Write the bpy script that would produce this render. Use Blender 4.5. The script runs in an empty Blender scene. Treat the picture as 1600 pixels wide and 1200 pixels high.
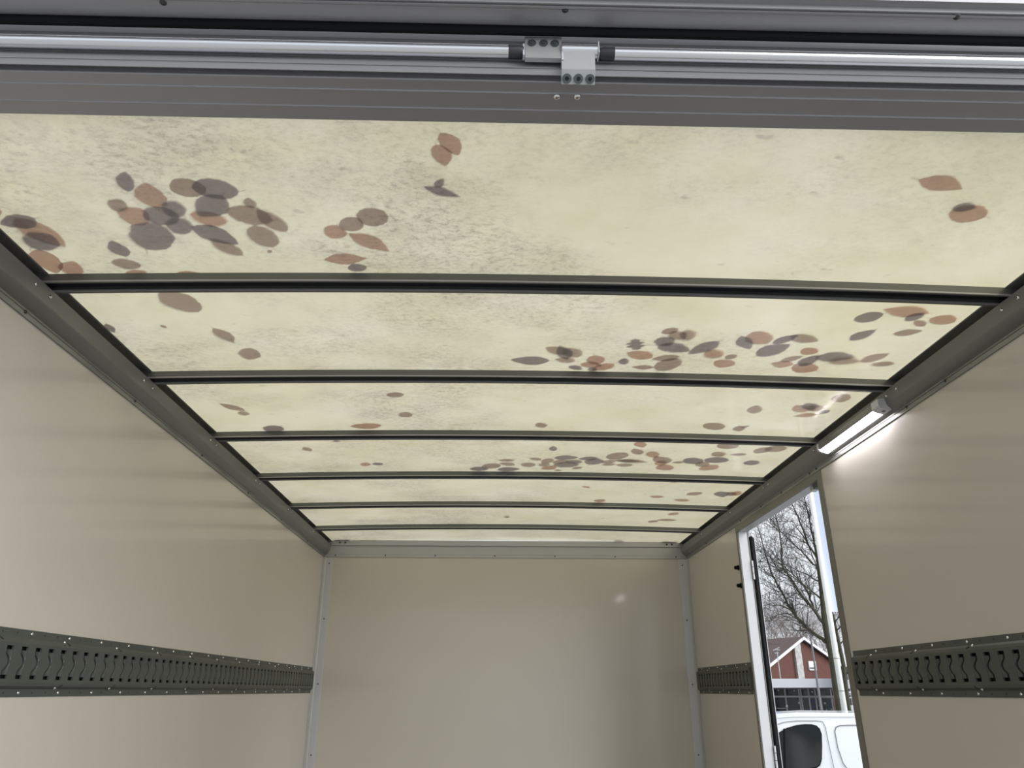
import bpy, bmesh, math, random
from mathutils import Vector, Matrix
import numpy as np

# ------------------------------------------------------------------ camera, sky, exposure
SC = bpy.context.scene
GZ = 3.06                     # height of the wall/cove joint above the ground
CX, CZ = -0.0805, -0.7081     # camera, in box coordinates (z = 0 at the wall/cove joint)
YAW, PIT, ROL, FPX = 0.02528, 0.3928, 0.0013, 1156.9
cam_d = bpy.data.cameras.new('camera'); cam = bpy.data.objects.new('camera', cam_d)
SC.collection.objects.link(cam); SC.camera = cam
cam_d.sensor_width = 36.0; cam_d.lens = FPX / 1600 * 36; cam_d.clip_start = 0.02; cam_d.clip_end = 500
_f = Vector((math.sin(YAW)*math.cos(PIT), math.cos(YAW)*math.cos(PIT), math.sin(PIT)))
_r0 = Vector((math.cos(YAW), -math.sin(YAW), 0)); _u0 = _r0.cross(_f)
_r = _r0*math.cos(ROL) + _u0*math.sin(ROL); _u = -_r0*math.sin(ROL) + _u0*math.cos(ROL)
cam.matrix_world = Matrix(((_r.x, _u.x, -_f.x, CX), (_r.y, _u.y, -_f.y, 0), (_r.z, _u.z, -_f.z, CZ+GZ), (0, 0, 0, 1)))

W = bpy.data.worlds.new('overcast_sky'); SC.world = W; W.use_nodes = True
nt = W.node_tree; nt.nodes.clear()
wo = nt.nodes.new('ShaderNodeOutputWorld'); bg = nt.nodes.new('ShaderNodeBackground')
tc = nt.nodes.new('ShaderNodeTexCoord'); nz = nt.nodes.new('ShaderNodeTexNoise'); cr = nt.nodes.new('ShaderNodeValToRGB')
nz.inputs['Scale'].default_value = 2.2; nz.inputs['Detail'].default_value = 5
cr.color_ramp.elements[0].position = .35; cr.color_ramp.elements[0].color = (.80, .87, .94, 1)
cr.color_ramp.elements[1].position = .65; cr.color_ramp.elements[1].color = (.90, .94, .98, 1)
bg.inputs['Strength'].default_value = 1.01
nt.links.new(tc.outputs['Generated'], nz.inputs['Vector']); nt.links.new(nz.outputs['Fac'], cr.inputs['Fac'])
nt.links.new(cr.outputs['Color'], bg.inputs['Color']); nt.links.new(bg.outputs[0], wo.inputs[0])
# a veiled winter sun behind thin cloud, low on the right behind the camera
sun_d = bpy.data.lights.new('veiled_sun', 'SUN'); sun_d.energy = 3.8; sun_d.angle = math.radians(55); sun_d.color = (1, .98, .95)
sun = bpy.data.objects.new('veiled_sun', sun_d); SC.collection.objects.link(sun)
sun.rotation_euler = Vector((.77*.94, -.64*.94, .34)).to_track_quat('Z', 'Y').to_euler()
SC.view_settings.view_transform = 'Standard'; SC.view_settings.look = 'None'
SC.view_settings.gamma = 1; SC.view_settings.use_curve_mapping = False
SC.view_settings.exposure = 0.0
SC.cycles.use_denoising = True
SC.cycles.max_bounces = 10; SC.cycles.diffuse_bounces = 6; SC.cycles.glossy_bounces = 4
SC.cycles.transmission_bounces = 6; SC.cycles.transparent_max_bounces = 12
SC.cycles.sample_clamp_indirect = 6

# ------------------------------------------------------------------ measuring helpers (a pixel of the photograph -> a point at a known distance)
def _ray(px, py): return _r*((px-800)/FPX) + _u*((600-py)/FPX) + _f
def onY(px, py, Y): d = _ray(px, py); return Vector((CX, 0, CZ)) + d*(Y/d.y)
def onZ(px, py, z): d = _ray(px, py); return Vector((CX, 0, CZ)) + d*((z-CZ)/d.z)
def onX(px, py, x): d = _ray(px, py); return Vector((CX, 0, CZ)) + d*((x-CX)/d.x)
_h = _ray(1255, 1079); FW = Vector((_h.x, _h.y, 0)).normalized(); SD = Vector((FW.y, -FW.x, 0))
ZG = -GZ
def bgp(px, py, d):                       # point on the upright plane d metres away down the street seen through the side door
    q = _ray(px, py); return Vector((CX, 0, CZ)) + q*(d/(q.x*FW.x+q.y*FW.y))
def S_of(p): return (p-Vector((CX, 0, 0))).dot(SD)
def street(s, d, z): return Vector((CX, 0, 0)) + SD*s + FW*d + Vector((0, 0, z))

# ------------------------------------------------------------------ mesh helpers
COL = SC.collection
PPOS = {}
def mesh(name, vs, fs, mat, smooth=False):
    me = bpy.data.meshes.new(name); me.from_pydata([tuple(v) for v in vs], [], fs)
    mats = mat if isinstance(mat, (list, tuple)) else [mat]
    for m in mats: me.materials.append(m)
    bm = bmesh.new(); bm.from_mesh(me); bmesh.ops.recalc_face_normals(bm, faces=bm.faces); bm.to_mesh(me); bm.free()
    if smooth:
        me.polygons.foreach_set('use_smooth', [True]*len(me.polygons))
    me.update(); return me
def link(name, me, parent=None, loc=(0, 0, 0)):
    o = bpy.data.objects.new(name, me); COL.objects.link(o)
    if parent is not None: o.parent = parent
    o.location = loc; return o
def tag(o, label=None, cat=None, group=None, kind=None):
    if label: o['label'] = label
    if cat: o['category'] = cat
    if group: o['group'] = group
    if kind: o['kind'] = kind
    return o
def thing(name, loc, label, cat, group=None):
    o = bpy.data.objects.new(name, None); COL.objects.link(o); o.location = loc; o.empty_display_size = .05
    PPOS[o.name] = Vector(loc); return tag(o, label, cat, group)
def wpos(o):
    p = Vector((0, 0, 0))
    while o is not None: p += Vector(o.location); o = o.parent
    return p
class MB:
    def __init__(s): s.v = []; s.f = []; s.mi = []
    def add(s, vs, fs, mi=0):
        n = len(s.v); s.v += [Vector(v) for v in vs]; s.f += [tuple(i+n for i in f) for f in fs]; s.mi += [mi]*len(fs)
        return s
    def box(s, a, b, mi=0):
        x0, y0, z0 = a; x1, y1, z1 = b
        return s.add([(x0,y0,z0),(x1,y0,z0),(x1,y1,z0),(x0,y1,z0),(x0,y0,z1),(x1,y0,z1),(x1,y1,z1),(x0,y1,z1)],
              [(0,3,2,1),(4,5,6,7),(0,1,5,4),(1,2,6,5),(2,3,7,6),(3,0,4,7)], mi)
    def obox(s, c, ax, ay, az, mi=0):      # centre and three half axes
        c = Vector(c); vs = [c+ax*i+ay*j+az*k for k in (-1,1) for (i,j) in ((-1,-1),(1,-1),(1,1),(-1,1))]
        return s.add(vs, [(0,3,2,1),(4,5,6,7),(0,1,5,4),(1,2,6,5),(2,3,7,6),(3,0,4,7)], mi)
    def prism(s, poly, P0, P1, U, V, mi=0):   # section poly (u, v) swept from P0 to P1
        P0 = Vector(P0); P1 = Vector(P1); U = Vector(U); V = Vector(V); n = len(poly)
        vs = [P0+U*a+V*b for a, b in poly]+[P1+U*a+V*b for a, b in poly]
        fs = [(i, (i+1) % n, n+(i+1) % n, n+i) for i in range(n)] + [tuple(range(n-1, -1, -1)), tuple(range(n, 2*n))]
        return s.add(vs, fs, mi)
    def tube(s, pts, rad, n=8, caps=True, mi=0):
        pts = [Vector(p) for p in pts]; rad = rad if isinstance(rad, (list, tuple)) else [rad]*len(pts)
        vs = []; fs = []; ref = None
        for i, p in enumerate(pts):
            t = (pts[min(i+1, len(pts)-1)]-pts[max(i-1, 0)]).normalized()
            if ref is None: ref = t.orthogonal().normalized()
            ref = (ref - t*ref.dot(t)).normalized(); b = t.cross(ref)
            for k in range(n):
                a = 2*math.pi*k/n; vs.append(p+(ref*math.cos(a)+b*math.sin(a))*rad[i])
        for i in range(len(pts)-1):
            for k in range(n):
                fs.append((i*n+k, i*n+(k+1) % n, (i+1)*n+(k+1) % n, (i+1)*n+k))
        if caps: fs += [tuple(range(n-1, -1, -1)), tuple(range((len(pts)-1)*n, len(pts)*n))]
        return s.add(vs, fs, mi)
    def dome(s, c, nrm, r, h, n=10, mi=0):
        nrm = Vector(nrm).normalized(); a0 = nrm.orthogonal().normalized(); b0 = nrm.cross(a0); c = Vector(c)
        vs = []; rings = [(1, 0), (.93, .45), (.6, .85)]
        for rr, hh in rings:
            for k in range(n):
                a = 2*math.pi*k/n; vs.append(c+(a0*math.cos(a)+b0*math.sin(a))*r*rr+nrm*h*hh)
        vs.append(c+nrm*h); fs = [(i*n+k, i*n+(k+1) % n, (i+1)*n+(k+1) % n, (i+1)*n+k) for i in range(2) for k in range(n)]
        fs += [(2*n+k, 2*n+(k+1) % n, 3*n) for k in range(n)] + [tuple(range(n-1, -1, -1))]
        return s.add(vs, fs, mi)
    def build(s, name, mat, parent=None, smooth=False, origin=None):
        if parent is not None: og = wpos(parent)
        elif origin is not None: og = Vector(origin)
        else:
            xs = [v.x for v in s.v]; ys = [v.y for v in s.v]; zs = [v.z for v in s.v]
            og = Vector(((min(xs)+max(xs))/2, (min(ys)+max(ys))/2, min(zs)))
        me = mesh(name, [v-og for v in s.v], s.f, mat, smooth)
        if any(s.mi): me.polygons.foreach_set('material_index', s.mi)
        o = link(name, me, parent, (0, 0, 0) if parent is not None else og)
        return o
def auto_smooth(o, ang=35):
    me = o.data
    me.polygons.foreach_set('use_smooth', [True]*len(me.polygons))
    bm = bmesh.new(); bm.from_mesh(me)
    for e in bm.edges:
        if len(e.link_faces) == 2: e.smooth = e.calc_face_angle(0) < math.radians(ang)
    bm.to_mesh(me); bm.free(); return o

# ------------------------------------------------------------------ materials
def pmat(name, col, rough=.5, metal=0, spec=.5, coat=0, var=0, vscale=8, bump=0, bscale=60, stretch=(1, 1, 1), emit=None, estr=0):
    m = bpy.data.materials.new(name); m.use_nodes = True; t = m.node_tree; b = t.nodes['Principled BSDF']
    b.inputs['Base Color'].default_value = (*col, 1); b.inputs['Roughness'].default_value = rough
    b.inputs['Metallic'].default_value = metal; b.inputs['Specular IOR Level'].default_value = spec
    b.inputs['Coat Weight'].default_value = coat; b.inputs['Coat Roughness'].default_value = .08
    if emit: b.inputs['Emission Color'].default_value = (*emit, 1); b.inputs['Emission Strength'].default_value = estr
    if var or bump:
        g = t.nodes.new('ShaderNodeNewGeometry'); mp = t.nodes.new('ShaderNodeMapping'); mp.inputs['Scale'].default_value = stretch
        t.links.new(g.outputs['Position'], mp.inputs['Vector'])
    if var:
        n = t.nodes.new('ShaderNodeTexNoise'); n.inputs['Scale'].default_value = vscale; n.inputs['Detail'].default_value = 6
        t.links.new(mp.outputs[0], n.inputs['Vector'])
        mx = t.nodes.new('ShaderNodeMix'); mx.data_type = 'RGBA'
        mx.inputs['A'].default_value = (*[c*(1-var) for c in col], 1); mx.inputs['B'].default_value = (*[min(1, c*(1+var)) for c in col], 1)
        t.links.new(n.outputs['Fac'], mx.inputs['Factor']); t.links.new(mx.outputs['Result'], b.inputs['Base Color'])
    if bump:
        n2 = t.nodes.new('ShaderNodeTexNoise'); n2.inputs['Scale'].default_value = bscale; n2.inputs['Detail'].default_value = 4
        t.links.new(mp.outputs[0], n2.inputs['Vector'])
        bp = t.nodes.new('ShaderNodeBump'); bp.inputs['Strength'].default_value = bump; bp.inputs['Distance'].default_value = .002
        t.links.new(n2.outputs['Fac'], bp.inputs['Height']); t.links.new(bp.outputs[0], b.inputs['Normal'])
    return m
M = {}
M['wall'] = pmat('cream_glassfibre_wall', (.515, .485, .44), .32, spec=.6, coat=.5, var=.03, vscale=3, bump=.06, bscale=9, stretch=(1, .4, 2))
M['alu'] = pmat('brushed_aluminium', (.38, .38, .40), .42, metal=.45, var=.06, vscale=5, bump=.05, bscale=40, stretch=(.05, 1, 1))
M['alu_y'] = pmat('brushed_aluminium_rail', (.245, .25, .243), .34, metal=.55, var=.08, vscale=4, bump=.05, bscale=30, stretch=(1, .05, 1))
M['alu_dark'] = pmat('dark_aluminium', (.16, .165, .165), .45, metal=.5, var=.1, vscale=6)
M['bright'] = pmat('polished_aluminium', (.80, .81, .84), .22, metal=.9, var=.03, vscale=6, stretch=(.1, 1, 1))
M['bow'] = pmat('galvanised_roof_bow', (.135, .142, .135), .42, metal=.3, var=.15, vscale=7, stretch=(.2, 1, 1))
M['groove'] = pmat('dark_groove', (.05, .047, .042), .7)
M['rubber'] = pmat('black_rubber', (.004, .0045, .007), .6, spec=.15)
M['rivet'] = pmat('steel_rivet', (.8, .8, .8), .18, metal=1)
M['rivet_dark'] = pmat('dark_screw', (.09, .09, .09), .35, metal=.8)
M['track'] = pmat('dark_galvanised_track', (.078, .088, .08), .5, metal=.35, var=.25, vscale=9)
M['black'] = pmat('black_void', (.006, .006, .006), .8)
M['white'] = pmat('white_paint', (.56, .575, .62), .3, coat=.3)
M['flap'] = pmat('blue_white_panel', (.30, .31, .36), .5)
M['post'] = pmat('corner_post_aluminium', (.44, .44, .45), .45, metal=.35, var=.05, vscale=6)
M['trimg'] = pmat('door_trim_aluminium', (.20, .195, .175), .42, metal=.5)
M['lampcap'] = pmat('lamp_cap_plastic', (.62, .62, .66), .4)
M['lamp'] = pmat('lamp_diffuser', (.9, .9, .9), .4, emit=(1, .95, 1), estr=22)
M['plastic'] = pmat('dark_plastic', (.03, .032, .04), .45)
M['zinc'] = pmat('zinc_hinge', (.46, .475, .47), .38, metal=.45, var=.1, vscale=30)
M['socket'] = pmat('screw_socket', (.12, .14, .15), .35, metal=.7, var=.2, vscale=200)
M['ply'] = pmat('brown_plywood_floor', (.15, .115, .085), .6, var=.3, vscale=6)
M['asphalt'] = pmat('pale_concrete_paving', (.38, .38, .375), .9, var=.2, vscale=2)

def roof_mat():
    m = bpy.data.materials.new('translucent_glassfibre_roof'); m.use_nodes = True; t = m.node_tree; t.nodes.clear()
    N = t.nodes.new; L = t.links.new
    out = N('ShaderNodeOutputMaterial'); geo = N('ShaderNodeNewGeometry')
    def noise(scale, detail, stretch=(1, 1, 1), rough=.6, dist=0):
        mp = N('ShaderNodeMapping'); mp.inputs['Scale'].default_value = stretch; L(geo.outputs['Position'], mp.inputs['Vector'])
        n = N('ShaderNodeTexNoise'); n.inputs['Scale'].default_value = scale; n.inputs['Detail'].default_value = detail
        n.inputs['Roughness'].default_value = rough; n.inputs['Distortion'].default_value = dist; L(mp.outputs[0], n.inputs['Vector']); return n.outputs['Fac']
    def ramp(src, a, b, ca=0, cb=1):
        r = N('ShaderNodeMapRange'); r.inputs['From Min'].default_value = a; r.inputs['From Max'].default_value = b
        r.inputs['To Min'].default_value = ca; r.inputs['To Max'].default_value = cb; L(src, r.inputs['Value']); return r.outputs['Result']
    def mul(a, b, op='MULTIPLY'):
        n = N('ShaderNodeMath'); n.operation = op
        for i, x in enumerate((a, b)):
            if isinstance(x, (int, float)): n.inputs[i].default_value = x
            else: L(x, n.inputs[i])
        n.use_clamp = op != 'ADD'; return n.outputs[0]
    patch = ramp(noise(1.9, 3, (1, 1.3, 1)), .40, .60)
    sx = N('ShaderNodeSeparateXYZ'); L(geo.outputs['Position'], sx.inputs[0])
    leftw = ramp(sx.outputs['X'], -.2, .9, 1, .35)
    patch = mul(patch, leftw)
    speck = ramp(noise(60, 7, (1, 1.4, 1), .8), .47, .66)
    fine = ramp(noise(170, 3, (1, 1, 1), .6), .56, .74)
    blot = ramp(noise(9, 7, (1, 1.2, 1), .7, .5), .38, .68)
    dirt = mul(mul(patch, mul(speck, .85)), mul(patch, mul(blot, .45)), 'ADD')
    few = mul(ramp(noise(26, 2, (1, 1.6, 1), .4), .71, .78), .45)
    dirt = mul(mul(dirt, mul(mul(fine, patch), .25), 'ADD'), few, 'ADD')
    cl = mul(dirt, .82)
    def colmix(a, b, f):
        x = N('ShaderNodeMix'); x.data_type = 'RGBA'; x.inputs['A'].default_value = (*a, 1); x.inputs['B'].default_value = (*b, 1); L(f, x.inputs['Factor']); return x.outputs['Result']
    big = noise(3.2, 8, (1, 1.2, 1), .72)
    base = colmix((.79, .715, .46), (.90, .82, .615), ramp(big, .36, .64))
    mx = N('ShaderNodeMix'); mx.data_type = 'RGBA'; L(base, mx.inputs['A']); mx.inputs['B'].default_value = (.35, .29, .22, 1); L(cl, mx.inputs['Factor'])
    tr = N('ShaderNodeBsdfTranslucent'); L(mx.outputs['Result'], tr.inputs['Color'])
    df = N('ShaderNodeBsdfDiffuse'); df.inputs['Color'].default_value = (.78, .77, .74, 1)
    tp = N('ShaderNodeBsdfTransparent'); L(mx.outputs['Result'], tp.inputs['Color'])
    m1 = N('ShaderNodeMixShader'); m1.inputs[0].default_value = .34; L(tr.outputs[0], m1.inputs[1]); L(df.outputs[0], m1.inputs[2])
    m2 = N('ShaderNodeMixShader'); m2.inputs[0].default_value = .22; L(m1.outputs[0], m2.inputs[1]); L(tp.outputs[0], m2.inputs[2])
    fr = N('ShaderNodeFresnel'); L(ramp(geo.outputs['Backfacing'], 0, 1, 1.45, 1/1.45), fr.inputs['IOR'])   # a thin sheet: same reflectance from both sides
    gl = N('ShaderNodeBsdfGlossy'); gl.inputs['Roughness'].default_value = .16; gl.inputs['Color'].default_value = (.9, .9, .95, 1)
    bp = N('ShaderNodeBump'); bp.inputs['Strength'].default_value = .25; bp.inputs['Distance'].default_value = .001
    L(noise(35, 4), bp.inputs['Height']); L(bp.outputs[0], gl.inputs['Normal'])
    m3 = N('ShaderNodeMixShader'); L(fr.outputs[0], m3.inputs[0]); L(m2.outputs[0], m3.inputs[1]); L(gl.outputs[0], m3.inputs[2])
    L(m3.outputs[0], out.inputs[0]); return m
M['roof'] = roof_mat()

def leaf_mat(name, col, trans, w):
    m = bpy.data.materials.new(name); m.use_nodes = True; t = m.node_tree; t.nodes.clear(); N = t.nodes.new; L = t.links.new
    out = N('ShaderNodeOutputMaterial'); d = N('ShaderNodeBsdfDiffuse'); tr = N('ShaderNodeBsdfTranslucent'); mx = N('ShaderNodeMixShader')
    tcn = N('ShaderNodeTexCoord'); n = N('ShaderNodeTexNoise'); n.inputs['Scale'].default_value = 60; n.inputs['Detail'].default_value = 4
    wv = N('ShaderNodeTexWave'); wv.inputs['Scale'].default_value = 45; wv.inputs['Distortion'].default_value = 1.5
    L(tcn.outputs['Object'], n.inputs['Vector']); L(tcn.outputs['Object'], wv.inputs['Vector'])
    ad = N('ShaderNodeMath'); ad.operation = 'MULTIPLY_ADD'; ad.inputs[1].default_value = .25; L(wv.outputs['Fac'], ad.inputs[0]); L(n.outputs['Fac'], ad.inputs[2])
    c = N('ShaderNodeMix'); c.data_type = 'RGBA'; c.inputs['A'].default_value = (*[x*.8 for x in trans], 1); c.inputs['B'].default_value = (*trans, 1)
    L(ad.outputs[0], c.inputs['Factor']); d.inputs['Color'].default_value = (*col, 1); L(c.outputs['Result'], tr.inputs['Color'])
    mx.inputs[0].default_value = w; L(d.outputs[0], mx.inputs[1]); L(tr.outputs[0], mx.inputs[2]); L(mx.outputs[0], out.inputs[0]); return m
M['leaf_r'] = leaf_mat('red_brown_leaf', (.16, .07, .035), (.60, .40, .34), .80)
M['leaf_b'] = leaf_mat('brown_leaf', (.10, .05, .03), (.47, .37, .35), .78)
M['leaf_g'] = leaf_mat('dark_grey_brown_leaf', (.05, .035, .03), (.31, .275, .325), .76)

# ------------------------------------------------------------------ ground and box shell
HW, YB, YR = 1.05, 4.3476, .80          # half width, front wall, rear end
ZF = -2.16                               # load floor
XV, YV, ZV = Vector((1, 0, 0)), Vector((0, 1, 0)), Vector((0, 0, 1))
g = MB(); g.add([(-90, -60, ZG), (150, -60, ZG), (150, 200, ZG), (-90, 200, ZG)], [(0, 1, 2, 3)]); tag(g.build('ground', M['asphalt'], origin=(0, 0, ZG)), kind='structure')
g = MB().box((-HW-.05, YR-.1, ZF-.12), (HW+.05, YB+.05, ZF)); tag(g.build('floor', M['ply']), kind='structure')
g = MB().box((-HW-.04, YR, ZF), (-HW, YB+.04, .09)); tag(g.build('wall_left', M['wall']), kind='structure')
g = MB().box((-HW, YB, ZF), (HW, YB+.04, .09)); tag(g.build('wall_front', M['wall']), kind='structure')
DY0, DY1, DZ = 2.487, 3.395, -.027
g = MB().box((HW, YR, ZF), (HW+.04, DY0, .09)).box((HW, DY1, ZF), (HW+.04, YB+.04, .09)).box((HW, DY0, DZ+.002), (HW+.04, DY1, .09))
wr = tag(g.build('wall_right', M['wall']), kind='structure')

# roof: one arched translucent sheet
ZE, AR = .0925, .016
def zsheet(x): return ZE+AR*(1-(x/1.03)**2)
NX = 24; ys = [.82+(YB+.03-.82)*j/36 for j in range(37)]; xs = [-1.07+2.14*i/NX for i in range(NX+1)]
g = MB(); g.add([(x, y, zsheet(x)) for y in ys for x in xs], [(j*(NX+1)+i, j*(NX+1)+i+1, (j+1)*(NX+1)+i+1, (j+1)*(NX+1)+i) for j in range(36) for i in range(NX)])
tag(g.build('ceiling', M['roof'], smooth=True, origin=(0, 2.6, ZE)), 'yellowish translucent roof sheet with dirt and leaves on it', kind='structure')

# cove rails along both walls
def rail(sg, name):
    q = [(1.09, 0), (1.05, 0), (1.0462, .0), (1.0458, .0095), (1.0472, .0105), (1.0472, .0115), (1.0455, .0125), (1.045, .0165), (1.0385, .0195), (1.031, .0262), (1.0245, .033), (1.0222, .036), (1.0215, .039), (1.0158, .0685), (1.015, .0705), (1.0175, .0708), (1.0215, .0640), (1.057, .0640), (1.057, .0880), (1.0095, .0880), (1.0080, .0895), (1.0090, .0910), (1.09, .0915)]
    o = MB().prism([(sg*a, b) for a, b in q], (0, YR, 0), (0, YB-.001, 0), XV, ZV).build(name, M['alu_y'])
    return tag(auto_smooth(o, 28), kind='structure')
tl = rail(-1, 'trim_1'); tr_ = rail(1, 'trim_2')
BOWS = [1.357+.508*k for k in range(6)]
riv = mesh('rivet', *(lambda b: (b.v, b.f))(MB().dome((0, 0, 0), XV, .0042, .0028, 10)), M['rivet'], True)
rivd = mesh('screw', *(lambda b: (b.v, b.f))(MB().dome((0, 0, 0), XV, .0038, .002, 8).obox((.002, 0, 0), XV*.0003, YV*.0012, ZV*.0012)), M['rivet_dark'], True)
def put(me, name, p, nrm, parent, sc=1):
    o = link(name, me, parent, Vector(p)-wpos(parent)); o.rotation_mode = 'QUATERNION'
    o.rotation_quaternion = XV.rotation_difference(Vector(nrm).normalized()); o.scale = (sc, sc, sc); return o
for sg, tr in ((-1, tl), (1, tr_)):
    wn = Vector((-sg*.98, 0, -.2))
    for b in BOWS:
        for dy in (-.003, .05): put(riv, 'rivet', (sg*1.0181, b+dy-.012, .0568), wn, tr)
    lows = [1.374, 1.881, 2.378, 2.881, 3.378, 3.895] if sg < 0 else [1.10, 1.68, 1.866, 2.476, 2.535, 2.813, 3.05, 3.329, 3.9]
    for y in lows: put(rivd, 'screw', (sg*1.0455, y, .0100), Vector((-sg, 0, -.1)), tr, 1.15)

# front top trim and corner posts
g = MB()
sec = [(0, .0025), (-.004, .0025), (-.0045, .0175), (-.0035, .0185), (-.0045, .0195), (-.0065, .0655), (-.0105, .0665), (-.013, .069), (-.0145, .097), (-.0125, .0985), (0, .0985)]
g.prism(sec, (-1.046, YB, 0), (1.046, YB, 0), YV, ZV)
tf = tag(auto_smooth(g.build('trim_3', M['post']), 25), kind='structure')
for px in (524, 602, 680, 773, 867, 961, 1056):
    p = onY(px, 869, YB-.004); put(rivd, 'screw', (p.x, YB-.0042, .0130), -YV, tf, 1.1)
for sg in (-1, 1):
    g = MB().box((min(sg*1.0, sg*.91), YB-.034, .0985), (max(sg*1.0, sg*.91), YB-.002, .1015)); g.build('corner_bracket', M['alu_dark'], tf)
    for d in (.965, .935): put(rivd, 'screw', (sg*d, YB-.0140, .083), -YV, tf, 1.5)
for sg, nm in ((-1, 'trim_4'), (1, 'trim_5')):
    sec = [(1.05, -.034), (1.0465, -.034), (1.0455, -.026), (1.040, -.0135), (1.034, -.0085), (1.003, -.0045), (.9975, -.003), (.9975, 0), (1.05, 0)]
    o = MB().prism([(sg*a, b) for a, b in sec], (0, YB, ZF), (0, YB, -.001), XV, YV).build(nm, M['post']); auto_smooth(o, 30); tag(o, kind='structure')
    for z in (-.035, -.338, -.675, -1.02, -1.35, -1.7): put(rivd, 'screw', (sg*1.018, YB-.0068, z), -YV+XV*(-sg*.1), o, 1.1)
wl = bpy.data.objects['wall_left']
dot = mesh('wall_rivet', *(lambda b: (b.v, b.f))(MB().dome((0, 0, 0), XV, .004, .0012, 8)), M['wall'], True)
for sg, w in ((-1, wl), (1, wr)):
    for z in (-.045, -.345, -.685, -1.03): put(dot, 'rivet', (sg*1.05, YB-.055, z), (-sg, 0, 0), w)

# ------------------------------------------------------------------ roof bows (open channels, slightly arched)
def make_bow():
    sec = [(0, 0), (0, .0185), (.05, .0185), (.05, 0), (.0405, 0), (.0405, .0022), (.0482, .0022), (.0482, .0167), (.0018, .0167), (.0018, .0022), (.0075, .0022), (.0075, 0)]
    n = len(sec); N = 18; vs = []; fs = []
    for i in range(N+1):
        x = -1.045+2.09*i/N; z = .071+AR*(1-(x/1.03)**2)
        vs += [(x, a, b+z) for a, b in sec]
    for i in range(N):
        for k in range(n): fs.append((i*n+k, i*n+(k+1) % n, (i+1)*n+(k+1) % n, (i+1)*n+k))
    fs += [tuple(range(n-1, -1, -1)), tuple(range(N*n, N*n+n))]
    return mesh('roof_bow', vs, fs, M['bow'])
bow_me = make_bow()
def strip_me(y0, y1, z0, z1, nm, mat):
    N = 18; vs = []; fs = []
    for i in range(N+1):
        x = -1.044+2.088*i/N; z = .071+AR*(1-(x/1.03)**2)
        vs += [(x, y0, z+z0), (x, y1, z+z0), (x, y1, z+z1), (x, y0, z+z1)]
    for i in range(N):
        for k in range(4): fs.append((i*4+k, i*4+(k+1) % 4, (i+1)*4+(k+1) % 4, (i+1)*4+k))
    fs += [(3, 2, 1, 0), (N*4, N*4+1, N*4+2, N*4+3)]
    return mesh(nm, vs, fs, mat)
lip_me = strip_me(-.0012, .0012, -.0012, .0022, 'lip_highlight', M['alu']); lip2_me = strip_me(.0392, .0410, -.0010, .0030, 'lip_highlight', M['alu'])  # lighter metal strips paint the highlight lines along the lip edges
gut_me = strip_me(.0022, .0478, .0150, .0166, 'channel_shade', M['plastic'])  # dark strip paints the shade inside the open channel
ORD = ['nearest the open rear', 'second from the open rear', 'third from the open rear', 'fourth from the open rear', 'fifth from the open rear', 'last before the closed front wall']
for k, y in enumerate(BOWS):
    e = thing('roof_bow', (0, y, .07), 'dark grey metal cross bar carrying the translucent roof, '+ORD[k], 'roof beam', 'cross bars under the roof')
    for nm, me in (('channel', bow_me), ('lip_highlight', lip_me), ('lip_highlight', lip2_me), ('channel_shade', gut_me)):
        link(nm, me, e, (0, 0, -.07))

# ------------------------------------------------------------------ rear header and open flap
X0, X1 = -1.12, 1.12
def row(r, Y=None, z=None):
    p = onY(800, r, Y) if Y is not None else onZ(800, r, z); return (p.y, p.z)
A = row(192.5, z=.0715)
sec = [(A[0], .108), (A[0], .0715), (A[0]-.002, .0702), 
       row(128, z=.0708), row(125.5, z=.0725), (row(125, z=.0708)[0]+.001, .088),
       (row(117, z=.0700)[0]+.0005, .088), row(117, z=.0700), row(116, z=.069), row(107, z=.0745), row(105.5, z=.0745), row(104, Y=.7685), row(94, Y=.7760), row(92.5, Y=.7725), row(90.5, Y=.7725),
       (.7775, .098), (.7775, .112), row(71, Y=.766), row(64.5, Y=.765), (.772, .121), (.772, .175), (.86, .175)]
g = MB().prism(sec, (X0, 0, 0), (X1, 0, 0), YV, ZV); hd = g.build('trim_6', M['alu']); tag(auto_smooth(hd, 25), kind='structure')
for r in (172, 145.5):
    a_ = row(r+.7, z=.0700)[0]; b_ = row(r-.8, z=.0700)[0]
    MB().prism([(a_, .0712), (a_, .0700), (b_, .0688), (b_-.0004, .0712)], (X0, 0, 0), (X1, 0, 0), YV, ZV).build('ridge_highlight', M['bright'], hd)  # brighter metal paints the light caught along the ridge edges
for sg, nm in ((-1, 'trim_7'), (1, 'trim_8')):
    g = MB().box((min(sg*1.05, sg*1.12), .77, ZF), (max(sg*1.05, sg*1.12), .86, .11)); tag(g.build(nm, M['alu']), kind='structure')
p = row(81, Y=.7635); TC = (p[0], p[1]); TR = .0088
g = MB().prism([(.768, row(117, z=.07)[1]+.0), (.774, .09), (.774, .1), (.772, .1)], (X0, 0, 0), (X1, 0, 0), YV, ZV)
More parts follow.
